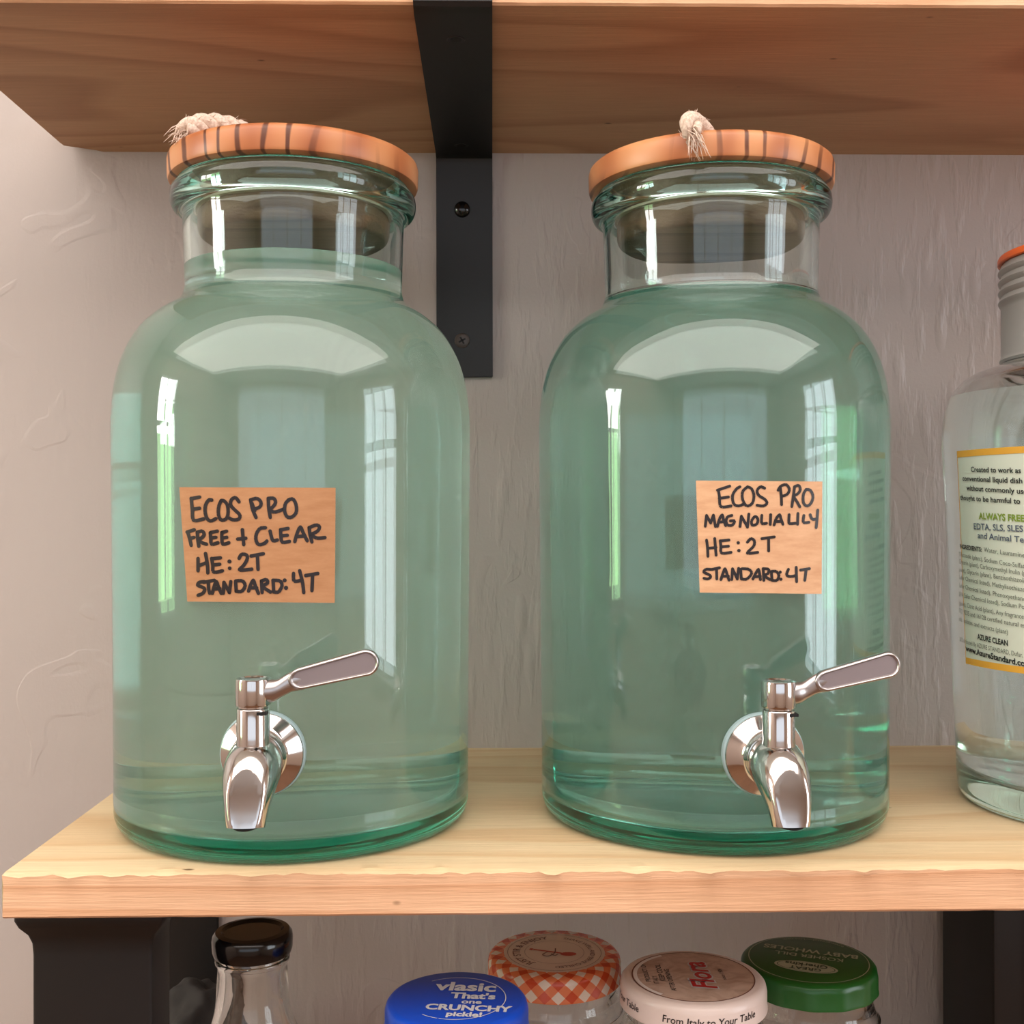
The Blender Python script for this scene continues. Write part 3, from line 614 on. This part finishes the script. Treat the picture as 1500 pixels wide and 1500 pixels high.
# ------------------------------------------------------------------ things under the lower shelf
def jar_under(name, label, px, py, r, zlid, hl, body_mat, lidmat, ribs, Rb=None, facets=0, recess=.0):
    P = at_z(px, py, EYE + zlid); D = thing(name, label, 'jar', (P.x, P.y, Z3)); H = EYE + zlid - Z3; Rb = Rb or r * 1.04
    o = [(0, .003), (Rb * .8, .001), (Rb * .93, .002), (Rb, .010), (Rb, .02), (Rb, .02), (Rb, H * .72), (Rb * .985, H * .78), (r * .97, H - hl - .012), (r * .93, H - hl - .006), (r * .93, H - hl - .006), (r * .93, H - .003)]
    i = [(r * .86, H - .003), (r * .86, H - hl - .008), (r * .88, H - hl - .013), (Rb * .93, H * .77), (Rb * .95, H * .7), (Rb * .95, H * .7), (Rb * .95, .02), (Rb * .85, .008), (0, .008)]
    sp = lambda L: [(p.x, p.y) for p in spline([(a, b, 0) for a, b in L], 3)]
    link('glass_body', lathe(sp(o) + sp(i), 72), body_mat, D, 35)
    L = [(0, H - recess)] + ([(r * .78, H - recess), (r * .80, H)] if recess else []) + [(r * .90, H), (r * .95, H - .0006), (r * .985, H - .0022), (r, H - .005), (r, H - hl + .0025), (r * 1.008, H - hl + .0015), (r * 1.008, H - hl + .0003), (r * .99, H - hl), (r * .96, H - hl)]
    bm = lathe(L, 96)
    if facets:
        for v in bm.verts:
            if v.co.z < H - .004:
                a = math.atan2(v.co.y, v.co.x); k = 1 + .008 * math.cos(a * facets); v.co.x *= k; v.co.y *= k
    Lo = link('lid', bm, lidmat, D, 35)
    return D, Lo, H
def disc_text(parent, H, s, cx, cyy, size, mat, rot=0, bold=.0, shear=0, sx=1.0, up=.00025, spacing=1.0, name='printed_text'):
    V, F = text_mesh(s, 1.0, bold, shear, 'CENTER', spacing); c, sn = math.cos(rot), math.sin(rot); bm = bmesh.new()
    add_mapped(bm, V, F, lambda x, y: ((x * sx * size) * c - (y - .35) * size * sn + cx, (x * sx * size) * sn + (y - .35) * size * c + cyy, H + up)); return link(name, bm, mat, parent, 0)
def ring_text(parent, H, s, rad, a_mid, size, mat, bold=.0, outward=True, up=.00025, sx=1.0, rot=0):
    V, F = text_mesh(s, 1.0, bold, 0, 'CENTER'); bm = bmesh.new()
    def fn(x, y):
        a = a_mid - x * size * sx / rad if outward else a_mid + x * size * sx / rad
        rr = rad + (y - .35) * size * (1 if outward else -1); return (rr * math.cos(a), rr * math.sin(a), H + up)
    add_mapped(bm, V, F, fn); return link('printed_text', bm, mat, parent, 0)
def side_text(parent, H, s, rad, a_mid, size, zc, mat, bold=0, shear=0, width=None):
    V, F = text_mesh(s, 1.0, bold, shear, 'CENTER'); bm = bmesh.new()
    if width: size = width / (2 * max(v[0] for v in V))
    add_mapped(bm, V, F, lambda x, y: ((rad + .0002) * math.sin(a_mid + x * size / rad), -(rad + .0002) * math.cos(a_mid + x * size / rad), H + zc + (y - .35) * size)); return link('printed_text', bm, mat, parent, 0)
def flat_ring(parent, H, r0, r1, mat, a0=0, a1=2 * PI, sx=1, sy=1, cx=0, cyy=0, up=.0002, name='printed_ring', rot=0, n=72):
    bm = bmesh.new(); A = []; B_ = []; c, s = math.cos(rot), math.sin(rot)
    for k in range(n + 1):
        a = a0 + (a1 - a0) * k / n
        for rr, L in ((r0, A), (r1, B_)):
            x, y = rr * math.cos(a) * sx, rr * math.sin(a) * sy; L.append(bm.verts.new((x * c - y * s + cx, x * s + y * c + cyy, H + up)))
    for k in range(n):
        if r0 > 0: bm.faces.new((A[k], B_[k], B_[k + 1], A[k + 1]))
        else: bm.faces.new((A[k], B_[k], B_[k + 1]))
    return link(name, bm, mat, parent, 0)
def flat_poly(parent, H, polys, mat, up=.0003, name='printed_mark'):
    bm = bmesh.new()
    for P in polys: bm.faces.new([bm.verts.new((x, y, H + up)) for x, y in P])
    return link(name, bm, mat, parent, 0)
clear = M['glass_clear']
white_ink = plain('white_print', lin(200, 200, 202), .45)
# blue lid
D, L, H = jar_under('lidded_jar', 'glass jar with blue lid printed CRUNCHY, at the front under the shelf', 669, 1462, .0378, -.256, .0145, clear, plain('blue_lacquer', lin(8, 66, 178), .32), 0, facets=12)
R0 = -.10
def bl(s, x, y, size, bold, sx=1.0, shear=0):
    c, sn = math.cos(R0), math.sin(R0); return disc_text(L, H, s, x * c - y * sn, x * sn + y * c, size, white_ink, R0, bold, shear, sx)
bl('vlasic', .0035, .0145, .0150, .035, 1.02); bl("That's", .0085, .0030, .0098, .04, 1.0); bl('one', .0085, -.0042, .0070, .03, 1.0); bl('CRUNCHY', .0075, -.0118, .0092, .04, 1.0); bl('pickle!', .0065, -.0195, .0072, .04, 1.0)
flat_ring(L, H, .0258, .0263, white_ink, -1.9, 2.15)
flat_ring(L, H, .0258, .0263, white_ink, 4.0, 4.35)
side_text(L, H, 'pickles', .0380, math.radians(55), .006, -.008, white_ink, .03)
# gingham lid
def m_gingham():
    q = NT('gingham_lacquer'); tc = q.n('ShaderNodeTexCoord'); sx = q.n('ShaderNodeSeparateXYZ'); q.l(tc.outputs['Object'], sx.inputs[0])
    at = q.n('ShaderNodeMath', operation='ARCTAN2'); q.l(sx.outputs[1], at.inputs[0]); q.l(sx.outputs[0], at.inputs[1])
    ln = q.n('ShaderNodeVectorMath', operation='LENGTH'); cb = q.n('ShaderNodeCombineXYZ'); q.l(sx.outputs[0], cb.inputs[0]); q.l(sx.outputs[1], cb.inputs[1]); q.l(cb.outputs[0], ln.inputs[0])
    # unrolled height: radius plus drop down the skirt
    dr = q.n('ShaderNodeMath', operation='SUBTRACT'); q.l(ln.outputs['Value'], dr.inputs[0]); q.l(sx.outputs[2], dr.inputs[1])
    outs = []
    for s in (1, -1):
        m1 = q.n('ShaderNodeMath', operation='MULTIPLY', i_1=8.0 / PI * s); q.l(at.outputs[0], m1.inputs[0])
        m2 = q.n('ShaderNodeMath', operation='MULTIPLY_ADD', i_1=62.0); q.l(dr.outputs[0], m2.inputs[0]); q.l(m1.outputs[0], m2.inputs[2])
        fr = q.n('ShaderNodeMath', operation='FRACT'); q.l(m2.outputs[0], fr.inputs[0]); gt = q.n('ShaderNodeMath', operation='GREATER_THAN', i_1=.5); q.l(fr.outputs[0], gt.inputs[0]); outs.append(gt)
    ad = q.n('ShaderNodeMath', operation='ADD'); q.l(outs[0].outputs[0], ad.inputs[0]); q.l(outs[1].outputs[0], ad.inputs[1]); hf = q.n('ShaderNodeMath', operation='MULTIPLY', i_1=.5); q.l(ad.outputs[0], hf.inputs[0])
    r = ramp(q, hf.outputs[0], [(0, lin(232, 214, 196)), (.26, lin(228, 126, 80)), (.76, lin(206, 74, 34))]); q.t.nodes[-1]; 
    for nd in q.t.nodes:
        if nd.type == 'VALTORGB': nd.color_ramp.interpolation = 'CONSTANT'
    q.l(r, q.b.inputs['Base Color']); q.b.inputs['Roughness'].default_value = .25; return q.m
D, L, H = jar_under('lidded_jar', 'glass jar with orange and white gingham lid, behind the blue lid', 812, 1395, .0410, -.27, .0150, clear, m_gingham(), 0)
cream = plain('cream_print', lin(222, 200, 182), .45); brown = plain('brown_print', lin(120, 76, 62), .5); rust = plain('rust_print', lin(190, 66, 36), .45)
flat_ring(L, H, 0, .0312, cream, up=.00012, name='cream_disc'); flat_ring(L, H, .0287, .0290, brown, up=.0003); flat_ring(L, H, .0182, .0184, brown, up=.0003)
ring_text(L, H, 'JUST STIR & ENJOY', .0236, math.radians(165), .0066, brown, .01, True)
ring_text(L, H, 'SHAKE WELL AND SERVE CHILLED', .0236, math.radians(-10), .0044, brown, 0, True)
sp = []
for k in range(20):
    a = 2 * PI * k / 20; sp.append((.0085 + .0050 * math.cos(a), -.0035 + .0030 * math.sin(a)))
flat_poly(L, H, [sp, [(.004, -.0030), (.0045, -.0012), (-.0125, .0052), (-.0132, .0036)], [(-.0125, .0058), (-.0138, .0030), (-.0155, .0044), (-.0145, .0062)]], rust)
bm = bmesh.new()
stroke_ribbon(bm, [(-.004, .0005), (-.0075, -.0045), (-.004, -.0065), (.000, -.002), (.001, .0055)], .0007, lambda x, y: (x, y, H + .00035)); stroke_ribbon(bm, [(-.002, -.003), (.0, -.006), (.002, -.0035)], .0007, lambda x, y: (x, y, H + .00035)); link('printed_mark', bm, brown, L, 0)
# white lid
D, L, H = jar_under('lidded_jar', 'glass jar with white and cream lid printed in red script', 1015, 1430, .0415, -.264, .0150, clear, plain('white_lacquer', lin(226, 208, 200), .28), 0)
q = NT('marbled_print'); n = q.n('ShaderNodeTexNoise', i_Scale=45.0, i_Detail=4.0, i_Distortion=2.5); q.l(coords(q, (1, 1, 1)), n.inputs['Vector']); q.l(ramp(q, n.outputs['Fac'], [(.35, lin(176, 146, 128)), (.6, lin(204, 178, 162))]), q.b.inputs['Base Color']); q.b.inputs['Roughness'].default_value = .4
flat_ring(L, H, 0, .0345, q.m, up=.00012, name='marbled_disc'); flat_ring(L, H, .0343, .0350, brown, up=.00022)
flat_ring(L, H, .0318, .0340, plain('white_arc', lin(236, 228, 224), .4), 2.0, 4.0, up=.0003, name='printed_arc')
red = plain('red_print', lin(176, 24, 30), .4)
bm_w = disc_text(L, H, 'Flora', .0035, .0000, .0185, white_ink, PI / 2 + .03, .07, .25, 1.0, .00032); disc_text(L, H, 'Flora', .0035, 0, .0185, red, PI / 2 + .03, .022, .25, 1.0, .00045)
blk = plain('black_print', lin(46, 38, 38), .5)
for k, (s, sz) in enumerate((('PRODUCT OF', .0040), ('ITALY', .0040), ('KEEP COOL', .0044), ('AFTER OPENING', .0040))): disc_text(L, H, s, -.0265 + k * .0042, (-1) ** k * .005, sz, blk, PI / 2, .01)
disc_text(L, H, 'since 1904', .0170, .002, .0036, blk, PI / 2, 0)
side_text(L, H, 'From Italy to Your Table', .0415, math.radians(5), .0082, -.0082, blk, .012, .1, .056)
side_text(L, H, 'From Italy to Your Table', .0415, math.radians(-94), .0082, -.0082, blk, .012, .1, .056)
# green lid
D, L, H = jar_under('lidded_jar', 'glass jar with dark green lid printed BABY WHOLES, at the right', 1184, 1405, .0405, -.27, .0150, clear, plain('green_lacquer', lin(24, 92, 30), .28), 0, facets=14)
gp = plain('green_print_cream', lin(176, 186, 160), .5); R1 = PI - .38
def gl(s, x, y, size, bold, sx=1.0, mat=None, up=.0003):
    c, sn = math.cos(R1), math.sin(R1); return disc_text(L, H, s, x * c - y * sn, x * sn + y * c, size, mat or gp, R1, bold, 0, sx, up)
gl('BABY WHOLES', 0, -.0125, .0085, .02); gl('KOSHER DILL', 0, -.0040, .0068, .01)
c_, s_ = math.cos(R1), math.sin(R1); ox, oy = -.013 * s_ * 1.0, .013 * c_
flat_ring(L, H, 0, .0185, gp, sx=1, sy=.44, cx=ox, cyy=oy, rot=R1, up=.00022, name='printed_oval'); flat_ring(L, H, .0165, .0170, plain('dark_green_print', lin(20, 60, 26), .4), sx=1, sy=.42, cx=ox, cyy=oy, rot=R1, up=.0003)
gl('GREAT', 0, .0162, .0060, .02, 1, bpy.data.materials['dark_green_print'], .0004); gl('Gherkins', 0, .0105, .0068, .02, 1, bpy.data.materials['dark_green_print'], .0004)
ring_text(L, H, 'www.greatgherkins.com', .0325, R1 - PI / 2, .0040, gp, 0, False)
flat_ring(L, H, .0352, .0357, gp, up=.0002)

# clear bottle with black cap at the left, under the shelf
P = at_z(370, 1361, EYE - .222)
CB = thing('glass_bottle', 'clear long-necked glass bottle with glossy black cap under the shelf', 'bottle', (P.x, P.y, Z3)); H = EYE - .222 - Z3
r = .0185
o = [(0, .003), (.036, .001), (.041, .008), (.0415, .03), (.0415, .03), (.0415, .085), (.0405, .100), (.0365, .118), (.0285, .130), (.0225, .1420), (.0198, .152), (.0188, .165), (.0184, H - .018), (.0196, H - .0165), (.0196, H - .0145), (.0180, H - .0135), (.0180, H - .004)]
i = [(r - .004, H - .004), (r - .004, H - .03), (.0160, .152), (.0195, .141), (.0255, .129), (.0335, .117), (.0375, .100), (.0385, .085), (.0385, .085), (.0385, .012), (.033, .008), (0, .008)]
sp_ = lambda L: [(p.x, p.y) for p in spline([(a, b, 0) for a, b in L], 4)]
link('glass_body', lathe(sp_(o) + sp_(i), 80), clear, CB, 30)
link('cap', lathe([(0, H - .0012), (.0150, H - .0012), (.0165, H), (.0195, H - .0005), (.0210, H - .0025), (.0214, H - .005), (.0212, H - .0100), (.0205, H - .0122), (.0195, H - .0126), (.0182, H - .0126)], 72), M['gloss_black'], CB, 35)
# black post with flared head
a = at_y(27, 1350, -.27); bq = at_y(246, 1350, -.27); c0 = at_y(47, 1440, -.27); c1 = at_y(222, 1440, -.27)
bm = bmesh.new(); yb = -.236; zt_ = ZL - .0225
prof = [(0.0, 1.0, 0), (.0, .96, -.0006), (0, .90, -.003), (0, 0, 0)]
lv = [(.0062, zt_), (.0072, zt_ - .003), (.0072, zt_ - .007), (.0055, zt_ - .011), (.0020, zt_ - .0155), (.0004, zt_ - .020), (0, zt_ - .026), (0, Z3 + .001)]
R = []
for f_, z in lv:
    x0, x1, y0, y1 = c0.x - f_ , c1.x + f_, -.27 - f_ * .8, yb + f_ * .4; rr = .002
    ring = []
    for cx_, cy_, a0 in ((x1 - rr, y1 - rr, 0), (x0 + rr, y1 - rr, PI / 2), (x0 + rr, y0 + rr, PI), (x1 - rr, y0 + rr, 1.5 * PI)):
        for k in range(4): aa = a0 + PI / 2 * k / 3; ring.append(bm.verts.new((cx_ + rr * math.cos(aa), cy_ + rr * math.sin(aa), z)))
    R.append(ring)
for p_, q_ in zip(R, R[1:]):
    for k in range(16): j = (k + 1) % 16; bm.faces.new((p_[k], q_[k], q_[j], p_[j]))
bm.faces.new(R[0]); bm.faces.new(R[-1][::-1]); bmesh.ops.recalc_face_normals(bm, faces=bm.faces)
tag(link('support_post', bm, M['black_plastic'], None, 35), 'black square post with flared head under the left end of the shelf', 'post')
# dark upright bin at the right
P = at_y(1379, 1400, -.012)
bm = bmesh.new(); x0 = P.x; box(bm, x0, x0 + .16, -.10, -.012, Z3 + .001, ZL - .0235, .003)
bn = thing('storage_bin', 'black upright bin under the right part of the shelf', 'bin', (0, 0, 0)); link('body', bm, M['black_plastic'], bn, 35)
bm = bmesh.new(); box(bm, x0 + .022, x0 + .14, -.1035, -.0995, Z3 + .03, ZL - .06, .0015); link('front_panel', bm, M['black_plastic'], bn, 35)
# grey cloth bag behind the bottle
bm = bmesh.new(); P = at_y(284, 1478, -.07)
bmesh.ops.create_icosphere(bm, subdivisions=5, radius=1)
for v in bm.verts:
    d = v.co.normalized(); k = 1 + .16 * noise.noise(d * 2.2 + Vector((3, 1, 0))) + .05 * noise.noise(d * 6)
    v.co = Vector((d.x * .034 * k, d.y * .032 * k, (d.z * .047) * k + .047)); v.co.z = max(v.co.z, 0)
o = link('cloth_bag', bm, plain('grey_cloth', lin(46, 42, 40), .8), None, 60, (P.x, -.062, Z3 + .001)); tag(o, 'dark grey crumpled cloth bag between the black post and the bottle', 'bag')
